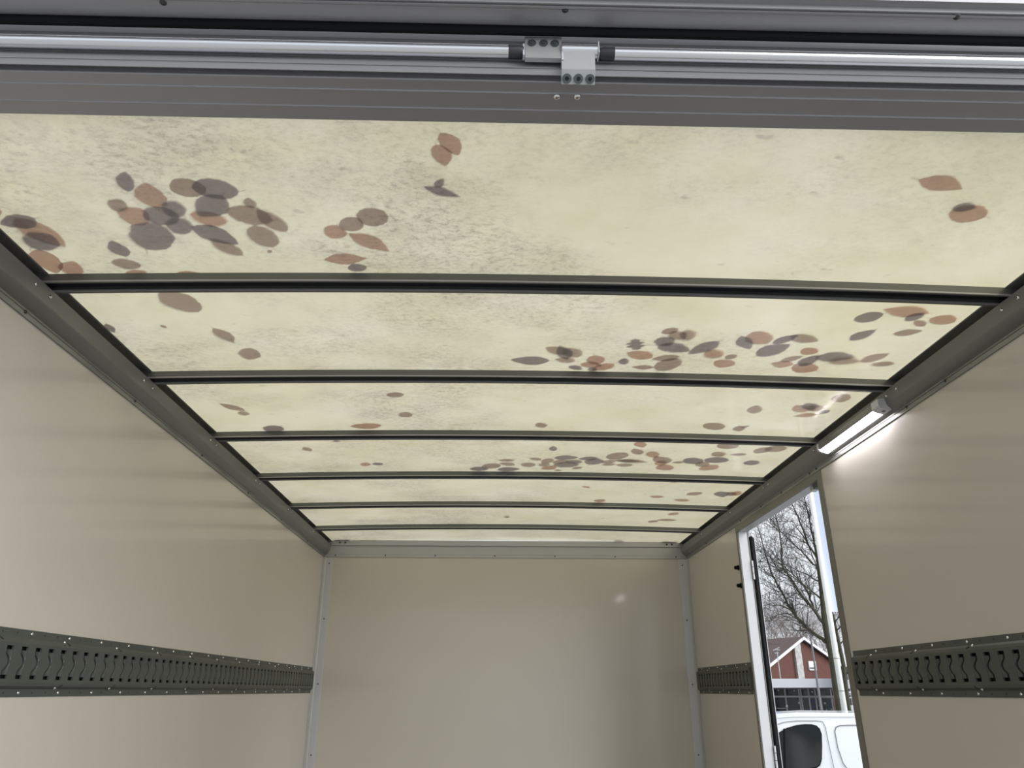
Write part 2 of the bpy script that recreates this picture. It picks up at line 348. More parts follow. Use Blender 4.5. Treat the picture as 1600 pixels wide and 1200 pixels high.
for a, b, nm, lb in ((X0, onY(799, 80, TC[0]).x, 'left', 'bright round aluminium hinge tube running left from the centre hinge'), (onY(955, 82, TC[0]).x, X1, 'right', 'bright round aluminium hinge tube running right from the centre hinge')):
    c = Vector(((a+b)/2, TC[0], TC[1])); e = thing('hinge_tube', c, lb, 'hinge tube', 'hinge tubes of the rear flap')
    auto_smooth(MB().tube([(a, TC[0], TC[1]), (b, TC[0], TC[1])], TR, 20).build('tube', M['bright'], e), 40)
    xe = b if nm == 'left' else a; s = 1 if nm == 'left' else -1
    tag(auto_smooth(MB().tube([(xe-s*.004, TC[0], TC[1]), (xe+s*.012, TC[0], TC[1]), (xe+s*.017, TC[0], TC[1])], [TR*1.04, TR*1.04, TR*.85], 16).build('end_plug', M['plastic'], e), 40), 'dark plastic end plug')
# hinge
hx = [onY(x, y, .762).x for x, y in ((820, 60), (876.5, 60), (877, 100), (936, 100))]
e = thing('flap_hinge', (onY(877, 90, .76).x, .76, .08), 'zinc hinge with six socket screws at the middle of the rear header', 'hinge')
zu0, zu1 = row(90, Y=.757)[1], row(57, Y=.757)[1]
MBx = MB
g = MB().prism([(.757, zu1), (.757, zu0+.004), (.7565, zu0), (.764, zu0), (.764, zu1)], (hx[0], 0, 0), (hx[1], 0, 0), YV, ZV); g.box((hx[0]-.0005, .7565, zu1-.003), (hx[1], .766, zu1))
lf = auto_smooth(g.build('upper_leaf', M['zinc'], e), 30)
for x in (831, 849.5, 867):
    pz = row(67, Y=.757)[1]; px_ = onY(x, 67, .757).x
    MB().tube([(px_, .7572, pz), (px_, .7555, pz)], .0058, 18).tube([(px_, .7556, pz), (px_, .7548, pz)], .0030, 6).build('socket_screw', M['socket'], lf)
zl = [row(r, Y=.7615)[1] for r in (104, 108, 130)]
g = MB().tube([(hx[2]+.001, TC[0]-.002, TC[1]+.001), (hx[3]-.002, TC[0]-.002, TC[1]+.001)], .0096, 24)
kn = tag(auto_smooth(g.build('knuckle', M['bright'], e), 40), 'bright polished knuckle')
p107 = row(107, Y=.763); p130 = row(130, Y=.7705)
g = MB().prism([(TC[0]-.009, TC[1]), (.7585, row(105, Y=.7585)[1]), (.758, row(106.5, Y=.758)[1]), (p130[0], p130[1]), (p130[0]+.0015, p130[1]+.004), (.772, .085), (TC[0]+.004, TC[1]+.006)], (hx[2], 0, 0), (hx[3]-.006, 0, 0), YV, ZV)
lf2 = auto_smooth(g.build('lower_leaf', M['zinc'], e), 25)
a0 = Vector((0, .758, row(106.5, Y=.758)[1])); a1 = Vector((0, *p130)); ed = a1-a0; nn = Vector((0, ed.z, -ed.y)).normalized()
if nn.z > 0: nn = -nn
for x in (885.5, 903.5, 921.5):
    c = a0+ed*.62; c.x = onY(x, 119.5, c.y).x
    MB().tube([c-nn*.001, c+nn*.0018], .0064, 18).tube([c+nn*.0017, c+nn*.0022], .0030, 6, mi=1).build('socket_screw', [M['socket'], M['black']], lf2)
for a_, b_ in (((hx[1]-.0005, .7555, zu0-.003), (hx[1]+.0022, .766, zu0+.02)), ((hx[3]-.0015, TC[0]-.012, TC[1]-.01), (hx[3], TC[0]+.004, TC[1]+.01)), ((hx[0]-.003, .7565, TC[1]-.012), (hx[0]-.0005, .766, TC[1]+.008))):
    MB().box(a_, b_).build('washer', M['white'], e)
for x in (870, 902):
    p = onZ(x, 151, .0705); put(riv, 'rivet', (p.x, p.y, .0705), -ZV, hd, 1.3)  # added domes stand in for light smudges reflected on the underside
# flap: seal, edge profile, panel
fd = thing('rear_flap', (0, .72, .13), 'raised top-hinged rear flap with aluminium edge and black seal above the opening', 'door')
cs = row(47, Y=.748); 
r38, r55 = row(38.5, Y=.744), row(55.5, Y=.752)
g = MB().prism([r38, (r38[0]-.001, r38[1]-.0045), (r38[0]+.001, r38[1]-.0095), ((r38[0]+r55[0])/2, r55[1]-.0005), (r55[0]-.001, r55[1]-.0008), (r55[0]+.004, r55[1]+.004), (r38[0]+.01, r38[1]+.01)], (X0, 0, 0), (X1, 0, 0), YV, ZV)
tag(auto_smooth(g.build('rubber_seal', M['rubber'], fd), 60), 'black rubber seal')
a = row(37.5, z=.1275); b = row(13, z=.1285); c_ = row(12, z=.1265); d_ = row(9, z=.1265); e_ = row(6.5, z=.130); f_ = row(5.5, z=.1285); h_ = row(3.5, z=.1285)
g = MB().prism([a, b, c_, d_, e_, f_, h_, (h_[0], .136), (h_[0]-.01, .136), (h_[0]-.01, .175), (a[0]+.004, .175), (a[0]+.004, .129)], (X0, 0, 0), (X1, 0, 0), YV, ZV)
fp = auto_smooth(g.build('edge_profile', M['alu'], fd), 25)
t8 = math.radians(52); L = 2.1; y0 = h_[0]; 
g = MB().prism([(0, 0), (0, .03), (-L, .03), (-L, 0)], (X0+.02, y0, .1365), (X1-.02, y0, .1365), (0, math.cos(t8), -math.sin(t8)), (0, math.sin(t8), math.cos(t8)))
tag(g.build('panel', M['flap'], fd), 'pale blue-white inner panel')
for px, py in ((883, 15), (255, 3.5), (1495, 26)):
    p = onZ(px, py, .1285); put(rivd, 'screw', (p.x, p.y, .1283), -ZV, fp, 1.3)
    MB().tube([(p.x, p.y, .1290), (p.x, p.y, .1280)], .0052, 14).build('washer', M['zinc'], fp)
# dark filler between header and seal
g = MB().box((X0, .7735, .114), (X1, .80, .17)); 

# ------------------------------------------------------------------ cargo tracks with wavy slots
PW = .05
def track(sg, y_start, y_end, first, label):
    # u runs along Y, v is height about the centre line, n is how far the face stands off the wall
    zc = -.6565
    e = thing('cargo_track', (sg*HW, (y_start+y_end)/2, zc), label, 'cargo track', 'slotted cargo tracks on the side walls')
    prof = [(-.0645, .0018), (-.0495, .0018), (-.0440, .010), (-.0375, .0115), (.0375, .0115), (.0440, .010), (.0495, .0018), (.0645, .0018)]
    def P(u, v, n): return (sg*(HW-n), u, zc+v)
    g = MB(); cells = []; y = first
    while y+.02 < y_end: cells.append(y); y += PW
    bounds = [y_start]+[c+PW/2 for c in cells[:-1]]+[y_end]
    VR = [-.031, -.024, -.0235, -.017, -.0135, -.010, -.006, -.002, .002, .006, .010, .0135, .017, .0235, .024, .031]
    def lo(v): return -.0112+(.0125*math.cos(v/.0150*math.pi/2)**.8 if abs(v) < .0150 else 0)
    for i, c in enumerate(cells):
        u0, u1 = bounds[i], bounds[i+1]
        for a, b in zip(prof[:-1], prof[1:]):
            if a[0] == -.0375:
                for va, vb in ((-.0375, -.031), (.031, .0375)): g.add([P(u0, va, .0115), P(u1, va, .0115), P(u1, vb, .0115), P(u0, vb, .0115)], [(0, 1, 2, 3)])
            else: g.add([P(u0, a[0], a[1]), P(u1, a[0], a[1]), P(u1, b[0], b[1]), P(u0, b[0], b[1])], [(0, 1, 2, 3)])
        T = .004
        for va, vb in zip(VR[:-1], VR[1:]):
            g.add([P(u0, va, .0115), P(c+lo(va), va, .0115), P(c+lo(vb), vb, .0115), P(u0, vb, .0115)], [(0, 1, 2, 3)])
            g.add([P(c+.0112, va, .0115), P(u1, va, .0115), P(u1, vb, .0115), P(c+.0112, vb, .0115)], [(0, 1, 2, 3)])
            g.add([P(c+lo(va), va, .0115), P(c+lo(va), va, .0115-T), P(c+lo(vb), vb, .0115-T), P(c+lo(vb), vb, .0115)], [(0, 1, 2, 3)])
            g.add([P(c+.0112, va, .0115), P(c+.0112, va, .0115-T), P(c+.0112, vb, .0115-T), P(c+.0112, vb, .0115)], [(0, 1, 2, 3)])
        for v in (-.031, .031): g.add([P(c-.0112, v, .0115), P(c+.0112, v, .0115), P(c+.0112, v, .0115-T), P(c-.0112, v, .0115-T)], [(0, 1, 2, 3)])
    # ends
    for u in (y_start, y_end):
        g.add([P(u, v, n) for v, n in prof]+[P(u, .0645, 0), P(u, -.0645, 0)], [tuple(range(10))])
    g.build('track_plate', M['track'], e)
    # black sheet painting the shade behind the plate, and one tongue behind each slot
    MB().box((min(sg*(HW-.0005), sg*(HW-.001)), y_start, zc-.044), (max(sg*(HW-.0005), sg*(HW-.001)), y_end, zc+.044)).build('slot_shade', M['black'], e)
    key = 'tongue%d' % sg
    if key not in CACHE:
        t = MB(); 
        def Q(u, v, n): return (sg*(-n), u, v)
        vv = [-.0235, -.0165, -.0135, -.010, -.006, -.002, .002, .006, .010, .0135, .0165, .0235]
        def us(v): e0 = lo(v)+.0080; return [(e0, .0005), (e0, .0106), (e0+(.0112-e0)*.5, .0095), (.0114, .0108)]
        t.add([Q(u, v, n-(.0016*(1-(v/.0235)**2) if j == 2 else 0)) for v in vv for j, (u, n) in enumerate(us(v))], [(i*4+j, i*4+j+1, i*4+j+5, i*4+j+4) for i in range(11) for j in range(3)])
        t.add([Q(u, v, n) for v in (-.0235,) for u, n in us(v)]+[Q(.0114, -.0235, .0005)], [(0, 1, 2, 3, 4)]); t.add([Q(u, v, n) for v in (.0235,) for u, n in us(v)]+[Q(.0114, .0235, .0005)], [(4, 3, 2, 1, 0)])
        CACHE[key] = mesh('slot_tongue', t.v, t.f, M['track'])
    for c in cells: link('slot_tongue', CACHE[key], e, (sg*HW, c, zc)-wpos(e) if False else Vector((sg*HW, c, zc))-wpos(e))
    nrm = Vector((-sg, 0, 0))
    y = first+.028; k = 0
    holes = MB()
    while y < y_end-.008:
        for s in (-1, 1):
            if k % 3 == 0: put(riv, 'rivet', P(y, s*.057, .0018), nrm, e, .95)
            else: holes.add([P(y-.0012, s*.057-.0022, .0021), P(y+.0012, s*.057-.0022, .0021), P(y+.0012, s*.057+.0022, .0021), P(y-.0012, s*.057+.0022, .0021)], [(0, 1, 2, 3)])
        k += 1; y += PW
    y = first+.152
    while y < y_end-.03:
        for s in (-1, 1):
            put(riv, 'rivet', P(y, s*.0478, .0045), Vector((-sg, 0, s*.8)), e, .95)
            holes.add([P(y+.004, s*.046, .0095), P(y+.016, s*.040, .0118), P(y+.018, s*.042, .0116), P(y+.006, s*.048, .0080)], [(0, 1, 2, 3)])
        y += .2513
    tag(holes.build('hole', M['black'], e), kind='stuff')
    return e
CACHE = {}
track(-1, .86, 4.318, .888, 'dark grey slotted cargo track along the left wall')
track(1, .86, 2.432, .903, 'dark grey slotted cargo track on the wall rearward of the side door')
track(1, 3.424, 4.318, 3.4545, 'short dark grey cargo track between side door and front corner post')

# ------------------------------------------------------------------ strip lamp on the right cove rail
lp = thing('strip_lamp', (1.015, 2.12, .03), 'lit white strip lamp with pale end caps on the right roof rail', 'lamp')
ya, yb = 1.955, 2.335
bs = [(1.0005, .052), (1.0015, .036), (1.0035, .0325), (1.0305, .0235), (1.0335, .0255), (1.033, .030), (1.0255, .040), (1.0215, .053)]
auto_smooth(MB().prism([(a, b) for a, b in bs], (0, ya, 0), (0, yb, 0), XV, ZV).build('housing', M['alu_y'], lp), 20)
dv = [(1.0030, .0325), (1.0035, .0305), (1.0065, .0288), (1.0275, .0222), (1.0305, .0228), (1.0308, .0242)]
tag(auto_smooth(MB().prism(dv, (0, ya+.004, 0), (0, yb-.004, 0), XV, ZV).build('diffuser', M['lamp'], lp), 30), 'glowing white diffuser')
def cap(y0, y1, nm, lab):
    big = [(.9990, .054), (.9985, .034), (1.0015, .0300), (1.0075, .0270), (1.0275, .0208), (1.0320, .0212), (1.0350, .0260), (1.0270, .042), (1.0222, .056)]
    o = MB().prism(big, (0, y0, 0), (0, y1, 0), XV, ZV).build(nm, M['lampcap'], lp); return tag(auto_smooth(o, 20), lab)
c1 = cap(1.918, ya+.003, 'end_cap', 'pale grey end cap with a small square switch'); cap(yb-.003, yb+.008, 'end_cap', None)
MB().obox((1.019, 1.935, .0236), Vector((.0035, 0, -.0010)), Vector((0, .006, 0)), Vector((0, 0, .0015))).build('switch', M['socket'], c1)

# ------------------------------------------------------------------ side doorway in the right wall
dr = tag(MB().box((HW-.0025, DY1, ZF), (HW+.04, DY1+.0245, DZ+.006)).build('door_1', M['trimg']), 'side doorway with white reveal and grey trim, its leaf folded back outside', kind='structure')
MB().box((HW-.0025, DY0-.036, ZF), (HW+.004, DY0+.001, .0)).build('rear_trim', M['trimg'], dr)
MB().box((HW-.003, DY0, DZ), (HW+.002, DY1+.0245, -.0005)).build('head_trim', M['trimg'], dr)
MB().box((HW+.002, DY0, DZ-.0015), (HW+.045, DY1, DZ+.002)).build('head_reveal', M['post'], dr)
tag(MB().box((HW+.0015, DY1-.0015, ZF), (HW+.042, DY1+.001, DZ)).build('front_reveal', M['white'], dr), 'white reveal')
tag(MB().box((HW+.002, DY0, ZF), (HW+.042, DY0+.0015, DZ)).build('rear_reveal', M['white'], dr), 'white reveal')
MB().box((HW+.043, DY1-.004, ZF), (HW+.0465, DY1+.01, DZ)).build('edge_strip', M['alu_dark'], dr)
g = MB(); zt = -.048
g.tube([(HW+.058, DY1+.004, ZF), (HW+.058, DY1+.004, zt-.012), (HW+.058, DY1+.004, zt-.004), (HW+.058, DY1+.004, zt)], [.0118, .0118, .0095, .004], 14)
tag(auto_smooth(g.build('rubber_seal', M['rubber'], dr), 50), 'black rubber seal with rounded top')
tag(MB().box((HW+.0700, DY1-.006, ZF), (HW+.0728, DY1+.9, -.055)).build('door_leaf', M['white'], dr), 'white door leaf seen edge-on')
for z0 in (-.243, -1.0, -1.7):
    h = MB(); c = Vector((HW+.0475, DY1-.007, 0))
    for a, b in ((0, .026), (.028, .054), (.056, .082)): h.tube([c+ZV*(z0+a), c+ZV*(z0+b)], .0045, 10)
    auto_smooth(h.build('hinge_barrel', M['white'], dr), 40)
k_ = MB().box((HW+.004, DY0+.002, DZ-.020), (HW+.040, DY0+.055, DZ-.003)); k_.build('latch_keeper', M['plastic'], dr)
k_ = MB().obox((HW+.022, DY0+.075, DZ-.011), XV*.010, YV*.028, ZV*.006); k_.build('latch_plate', M['zinc'], dr)
for (px, py, lb) in ((1151.5, 887, 'upper small black rubber door buffer beside the side doorway'), (1155.5, 915, 'lower small black rubber door buffer beside the side doorway')):
    p = onX(px, py, HW-.008); e = thing('door_buffer', (HW, p.y, p.z), lb, 'door buffer', 'door buffers')
    auto_smooth(MB().tube([(HW-.0005, p.y, p.z), (HW-.005, p.y, p.z)], [.0125, .011], 14).build('base', M['rubber'], e), 40)
    auto_smooth(MB().tube([(HW-.004, p.y, p.z), (HW-.008, p.y, p.z), (HW-.018, p.y, p.z), (HW-.021, p.y, p.z)], [.006, .0085, .0085, .004], 12).build('knob', M['rubber'], e), 40)

# ------------------------------------------------------------------ dead leaves lying on top of the roof: x, y, length, width, angle, tone
LEAVES = "-0.7183,1.0617,0.056,0.029,-1.21,g;-0.6911,1.1014,0.073,0.052,1.69,r;-0.6206,1.0805,0.062,0.052,3.03,b;-0.5741,1.0826,0.077,0.057,-3.01,g;-0.5998,1.1313,0.086,0.055,2.36,g;-0.7634,1.1289,0.041,0.032,2.24,b;-0.7462,1.1632,0.062,0.053,2.21,r;-0.7001,1.1608,0.066,0.057,2.84,g;-0.6692,1.1412,0.054,0.041,2.07,g;-0.678,1.194,0.058,0.046,2.24,g;-0.7456,1.2285,0.103,0.078,2.15,g;-0.6222,1.2251,0.088,0.054,-2.42,g;-0.6143,1.2656,0.073,0.039,-2.19,b;-0.8262,1.2699,0.056,0.038,-1.58,g;-0.8367,1.326,0.054,0.04,-2.94,b;-0.8356,1.3637,0.052,0.03,2.9,r;-0.7282,1.3682,0.051,0.028,2.98,r;-0.968,1.1761,0.073,0.043,2.89,g;-0.9468,1.2139,0.102,0.063,-1.98,r;-0.9622,1.2425,0.074,0.058,2.53,g;-0.9889,1.3149,0.089,0.055,-1.42,r;-0.9528,1.3428,0.064,0.044,2.1,r;-0.6152,1.1684,0.064,0.049,-2.79,r;-0.9894,1.1472,0.029,0.017,2.3,r;-0.5376,1.1607,0.079,0.059,-2.78,b;-0.5005,1.1762,0.078,0.041,-2,b;-0.5263,1.1216,0.032,0.023,1.7,b;-0.5319,1.2289,0.074,0.057,-1.76,b;-0.5341,1.2813,0.013,0.009,2.21,b;-0.3925,1.2114,0.047,0.043,1.99,r;-0.3557,1.1846,0.051,0.043,2.39,b;-0.3112,1.1635,0.06,0.058,2.44,b;-0.3301,1.2483,0.091,0.045,-2.41,r;-0.3879,1.3084,0.085,0.041,3.07,r;-0.3697,1.3424,0.04,0.03,2.89,g;-0.1574,0.9606,0.057,0.033,-2.03,r;-0.1734,0.988,0.053,0.033,-1.8,r;-0.1773,1.0845,0.067,0.024,-2.72,g;-0.1797,1.0609,0.029,0.016,2.05,g;0.6868,1.0312,0.089,0.041,-2.9,r;0.7827,1.11,0.072,0.053,-2.9,r;0.7652,1.094,0.039,0.028,3.1,g;-0.7889,1.4859,0.106,0.08,-1.97,b;-0.7497,1.6591,0.085,0.042,-1.83,b;-0.7199,1.7671,0.073,0.053,1.94,b;-1.003,1.6133,0.048,0.024,-1.49,g;-0.8757,1.6074,0.017,0.013,-1.88,b;0.0136,1.8033,0.102,0.054,-3.11,g;0.0819,1.7388,0.069,0.045,-2.63,b;0.0979,1.7533,0.089,0.042,-1.85,g;0.1238,1.7521,0.063,0.05,1.03,b;0.1073,1.8008,0.054,0.037,-2.96,b;0.1882,1.7967,0.06,0.049,1.36,r;0.1404,1.8501,0.042,0.029,-2.55,g;0.1806,1.8296,0.058,0.04,-2.94,r;0.2153,1.8428,0.069,0.042,2.42,r;0.188,1.8592,0.031,0.025,1.29,g;0.2793,1.6958,0.063,0.048,1.34,o;0.2998,1.7596,0.075,0.054,-2.73,r;0.2666,1.8011,0.04,0.028,1.44,g;0.3228,1.8366,0.06,0.03,3.14,b;0.372,1.7737,0.069,0.039,2.85,b;0.3882,1.8173,0.09,0.066,1.98,b;0.38,1.7147,0.09,0.056,-2.84,g;0.3477,1.6761,0.055,0.051,1.02,g;0.3473,1.6158,0.042,0.033,2.46,b;0.3743,1.6419,0.06,0.043,0.87,b;0.3973,1.6385,0.062,0.039,1.33,b;0.4546,1.7062,0.095,0.051,2.18,g;0.492,1.7417,0.058,0.05,0.76,r;0.5357,1.7977,0.061,0.051,-2.81,r;-0.0486,1.8792,0.049,0.016,3.12,r;0.579,1.6405,0.082,0.064,0.86,r;0.5525,1.6707,0.086,0.041,-2.13,g;0.6436,1.6464,0.066,0.036,2.27,g;0.689,1.6371,0.08,0.046,-2.8,b;0.6356,1.7096,0.093,0.065,2.24,g;0.7295,1.7073,0.049,0.042,0.55,r;0.7024,1.7593,0.059,0.031,2.39,b;0.6891,1.7922,0.059,0.042,-3.06,r;0.7595,1.8112,0.079,0.061,-2.68,r;0.752,1.7669,0.074,0.044,1.8,g;0.81,1.7405,0.098,0.059,3.07,g;0.8444,1.7631,0.081,0.046,3.08,b;0.9118,1.7356,0.073,0.045,2.22,b;0.9492,1.7725,0.059,0.033,2.96,b;0.7911,1.5161,0.062,0.052,2.52,g;0.8621,1.4822,0.108,0.053,-3.04,r;0.8952,1.5081,0.045,0.035,2.01,g;0.9225,1.5375,0.044,0.025,-2.48,b;0.9667,1.5183,0.064,0.048,-2.94,r;0.821,1.6088,0.069,0.042,2.07,g;0.9202,1.5856,0.062,0.036,2.77,b;0.5409,1.7577,0.034,0.03,2.16,b;0.7309,2.1362,0.071,0.045,1.34,b;0.6467,2.3043,0.083,0.064,-2.52,b;0.7368,2.3158,0.057,0.038,1.32,b;0.7501,2.2967,0.032,0.021,2.24,b;0.8638,2.1174,0.073,0.051,0.89,r;0.8853,2.1,0.068,0.045,0.99,g;0.9088,2.108,0.059,0.046,0.99,b;0.9033,2.1709,0.076,0.037,2.77,r;0.9478,2.1373,0.038,0.029,1.84,g;0.95,2.019,0.069,0.054,1.21,b;-0.8859,2.153,0.087,0.039,-2.28,b;-0.8701,2.2089,0.039,0.034,1.73,b;-0.8162,2.3607,0.075,0.063,2.45,g;-0.5073,2.3378,0.103,0.057,3.03,r;-0.3767,2.0597,0.052,0.041,2.94,b;-0.3656,2.2315,0.049,0.043,2.14,b;0.0754,2.326,0.05,0.039,1.2,b;-0.7568,2.5876,0.05,0.032,-1.77,b;-0.5805,2.7892,0.051,0.039,1.93,r;-0.5307,2.7865,0.042,0.036,2.97,g;-0.635,2.5002,0.026,0.019,-3.09,g;0.1364,2.5806,0.058,0.03,1.48,g;-0.0316,2.7342,0.063,0.035,3.11,b;-0.0282,2.7878,0.064,0.046,-2.59,b;-0.0908,2.8118,0.08,0.067,2.5,b;-0.1386,2.8578,0.072,0.059,3.06,g;-0.0201,2.8631,0.09,0.062,2.93,g;0.0554,2.7935,0.06,0.058,1.39,b;0.0775,2.7156,0.053,0.037,-2.55,b;0.1237,2.7401,0.073,0.045,1.91,b;0.1166,2.7887,0.051,0.041,2.13,b;0.1372,2.8307,0.067,0.056,2.25,r;0.1946,2.6947,0.089,0.059,2.97,g;0.1752,2.7475,0.066,0.053,2.28,b;0.2023,2.7887,0.098,0.073,3.07,g;0.2286,2.7464,0.066,0.057,-2.82,g;0.1771,2.866,0.033,0.02,-2.76,b;0.2502,2.8293,0.043,0.032,2.47,b;0.2783,2.6981,0.073,0.05,2.94,g;0.3066,2.7403,0.084,0.071,1.86,g;0.3617,2.7368,0.058,0.046,2.42,b;0.3842,2.6603,0.098,0.078,2.02,b;0.3671,2.7732,0.056,0.036,2.88,b;0.4286,2.7763,0.065,0.046,-3.12,b;0.4307,2.7198,0.097,0.041,-3.09,b;0.4441,2.516,0.07,0.044,1.17,r;0.4457,2.6004,0.077,0.045,1.12,b;0.5134,2.6341,0.083,0.05,1.2,r;0.5567,2.6978,0.103,0.069,0.94,b;0.5633,2.7401,0.066,0.048,1.49,r;0.5949,2.7948,0.088,0.068,1.07,r;0.4525,2.7253,0.119,0.05,-3.02,b;0.6276,2.7235,0.048,0.03,2.85,b;0.6801,2.6991,0.091,0.073,0.84,g;0.7622,2.6811,0.092,0.075,-3.1,g;0.7278,2.7407,0.071,0.054,1.34,b;0.7605,2.7816,0.088,0.069,2.07,r;0.7489,2.6075,0.066,0.05,1.04,b;0.7536,2.5034,0.081,0.072,-2.68,b;0.822,2.6027,0.058,0.032,2.97,b;0.893,2.5426,0.079,0.057,1.91,b;0.9325,2.5225,0.076,0.074,2.66,b;0.9036,2.699,0.065,0.058,1.15,g;0.657,3.2631,0.064,0.043,-3,r;0.8084,3.1922,0.073,0.055,2.39,b;0.782,3.3163,0.074,0.047,-2.97,r;0.9281,3.1875,0.099,0.068,1.16,g;0.9673,3.1761,0.075,0.041,1.22,b;0.9895,3.1599,0.081,0.045,1.37,r;0.6727,3.009,0.033,0.023,-2.71,b;0.8091,3.595,0.071,0.051,1.85,r;0.8086,3.7413,0.098,0.053,3.14,b;0.7465,3.7832,0.063,0.048,2.11,b;0.6562,4.341,0.074,0.049,-2.42,b;0.3204,3.1234,0.05,0.025,-2.39,r;0.4157,3.3661,0.062,0.053,1.76,r;-0.0101,3.7351,0.051,0.027,1.63,b"
def leaf_mesh(kind, rnd):
    n = 30 if kind == 'oak' else 14; vs = []; fs = []; p = {'beech': (.85, .75), 'oval': (1.0, .55), 'narrow': (.9, 1.0), 'oak': (1.1, .6)}[kind]
    bend = rnd.uniform(-.08, .08); curl = rnd.uniform(.0002, .0009)
    for i in range(n+1):
        t = i/n; w = .5*max(0, math.sin(math.pi*t**p[0]))**p[1]
        if kind == 'oak': w *= .42+.62*abs(math.sin(t*math.pi*3.6+.3))
        w *= 1+rnd.uniform(-.05, .05)
        c = bend*math.sin(math.pi*t)
        for s in (-1, -.5, 0, .5, 1):
            ww = w*(1+rnd.uniform(-.04, .04)) if abs(s) == 1 else w
            vs.append((t-.5, c+s*ww, curl*abs(s)**1.5+curl*.6*math.sin(t*3.1)))
    for i in range(n):
        for k in range(4): fs.append((i*5+k, i*5+k+1, (i+1)*5+k+1, (i+1)*5+k))
    b = len(vs)     # stalk
    vs += [(-.5, -.012, .0002), (-.5, .012, .0002), (-.66, .055+bend, .0005), (-.655, .078+bend, .0005)]; fs.append((b, b+1, b+3, b+2))
    return vs, fs
rnd = random.Random(5); LM = {}
for kind in ('beech', 'oval', 'narrow', 'oak'):
    for t in 'rbg':
        for v in range(3):
            a, b = leaf_mesh(kind, rnd); LM[kind, t, v] = mesh('leaf', a, b, M['leaf_'+t], True)
LV = []
for i, r in enumerate(LEAVES.split(';')):
    x, y, l, w, a, t = r.split(','); x, y, l, w, a = map(float, (x, y, l, w, a))
    asp = w/l; kind = 'oak' if t == 'o' else ('oval' if asp > .72 else ('beech' if asp > .5 else 'narrow'))
    if t == 'o': t = 'g'
    lev = 0
    for q in LV:
        if math.hypot(q['x']-x, q['y']-y) < (q['l']+l)*.40: lev = max(lev, q['lev']+1)
    LV.append(dict(x=x, y=y, l=l*1.04, w=w*1.03, a=a, t=t, kind=kind, lev=lev, bay=sum(y > b+.025 for b in BOWS)))
ORDN = 'first second third fourth fifth sixth seventh eighth ninth tenth eleventh twelfth thirteenth fourteenth fifteenth sixteenth seventeenth eighteenth nineteenth'.split()
def ordn(n):
    if n <= 19: return ORDN[n-1]
    tens = {2: 'twent', 3: 'thirt', 4: 'fort', 5: 'fift'}[n//10]
    return tens+'ieth' if n % 10 == 0 else tens+'y-'+ORDN[n % 10-1]
BAYN = ['first', 'second', 'third', 'fourth', 'fifth', 'sixth', 'seventh']
TN = {'r': 'reddish brown', 'b': 'brown', 'g': 'dark grey-brown'}
SN = {'beech': 'oval', 'oval': 'roundish', 'narrow': 'narrow', 'oak': 'lobed'}
for bay in range(7):
    row_ = sorted([q for q in LV if q['bay'] == bay], key=lambda q: q['x'])
    for n, q in enumerate(row_):
        o = link('leaf', LM[q['kind'], q['t'], rnd.randrange(3)], None, (q['x'], q['y'], zsheet(q['x'])+.0006+min(q['lev'], 8)*.0004))
        o.scale = (q['l'], q['w'], 1); flip = math.pi if rnd.random() < .5 else 0
        o.rotation_euler = (0, 2*AR*q['x']/1.03**2*math.cos(q['a']+flip), q['a']+flip)
        where = 'only leaf there' if len(row_) == 1 else (ordn(n+1)+' from left')
        size = 'large ' if q['l'] > .082 else ('small ' if q['l'] < .045 else '')
        tag(o, '%s%s %s leaf, %s, on %s roof bay from rear' % (size, TN[q['t']], SN[q['kind']], where, BAYN[bay]), 'leaf', 'dead leaves lying on the translucent roof')

# ------------------------------------------------------------------ the street seen through the side door
M['van'] = pmat('white_car_paint', (.82, .85, .87), .25, coat=.6)
M['vglass'] = pmat('dark_car_glass', (.012, .016, .018), .08, spec=.6)
M['bark'] = pmat('mossy_bark', (.05, .047, .03), .9, var=.5, vscale=6)
M['twig'] = pmat('twig', (.05, .05, .045), .9)
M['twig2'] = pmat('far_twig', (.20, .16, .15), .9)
M['brick'] = pmat('red_brick', (.10, .040, .031), .85, var=.25, vscale=4)
M['tiles'] = pmat('brown_roof_tiles', (.12, .085, .08), .8, var=.25, vscale=5)
M['fascia'] = pmat('white_fascia', (.66, .67, .72), .4)
M['glass'] = pmat('shop_glass', (.03, .04, .045), .1, var=.8, vscale=1.6, spec=.6)
M['frame'] = pmat('grey_window_frame', (.42, .42, .44), .4)
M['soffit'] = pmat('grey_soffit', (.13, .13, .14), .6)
M['blue'] = pmat('blue_banner', (.03, .13, .55), .5)
M['banner'] = pmat('pale_blue_banner_cloth', (.72, .79, .95), .7, var=.06, vscale=2)
M['polew'] = pmat('white_pole', (.82, .82, .80), .4)
M['grey'] = pmat('grey_post', (.16, .165, .18), .5)
M['hedge'] = pmat('dark_hedge', (.035, .04, .03), .9, var=.5, vscale=5)
M['tyre'] = pmat('tyre', (.02, .02, .02), .8)
M['slate'] = pmat('white_grey_slate', (.36, .36, .36), .7, var=.75, vscale=5)
def pz(px, py, d): return bgp(px, py, d)

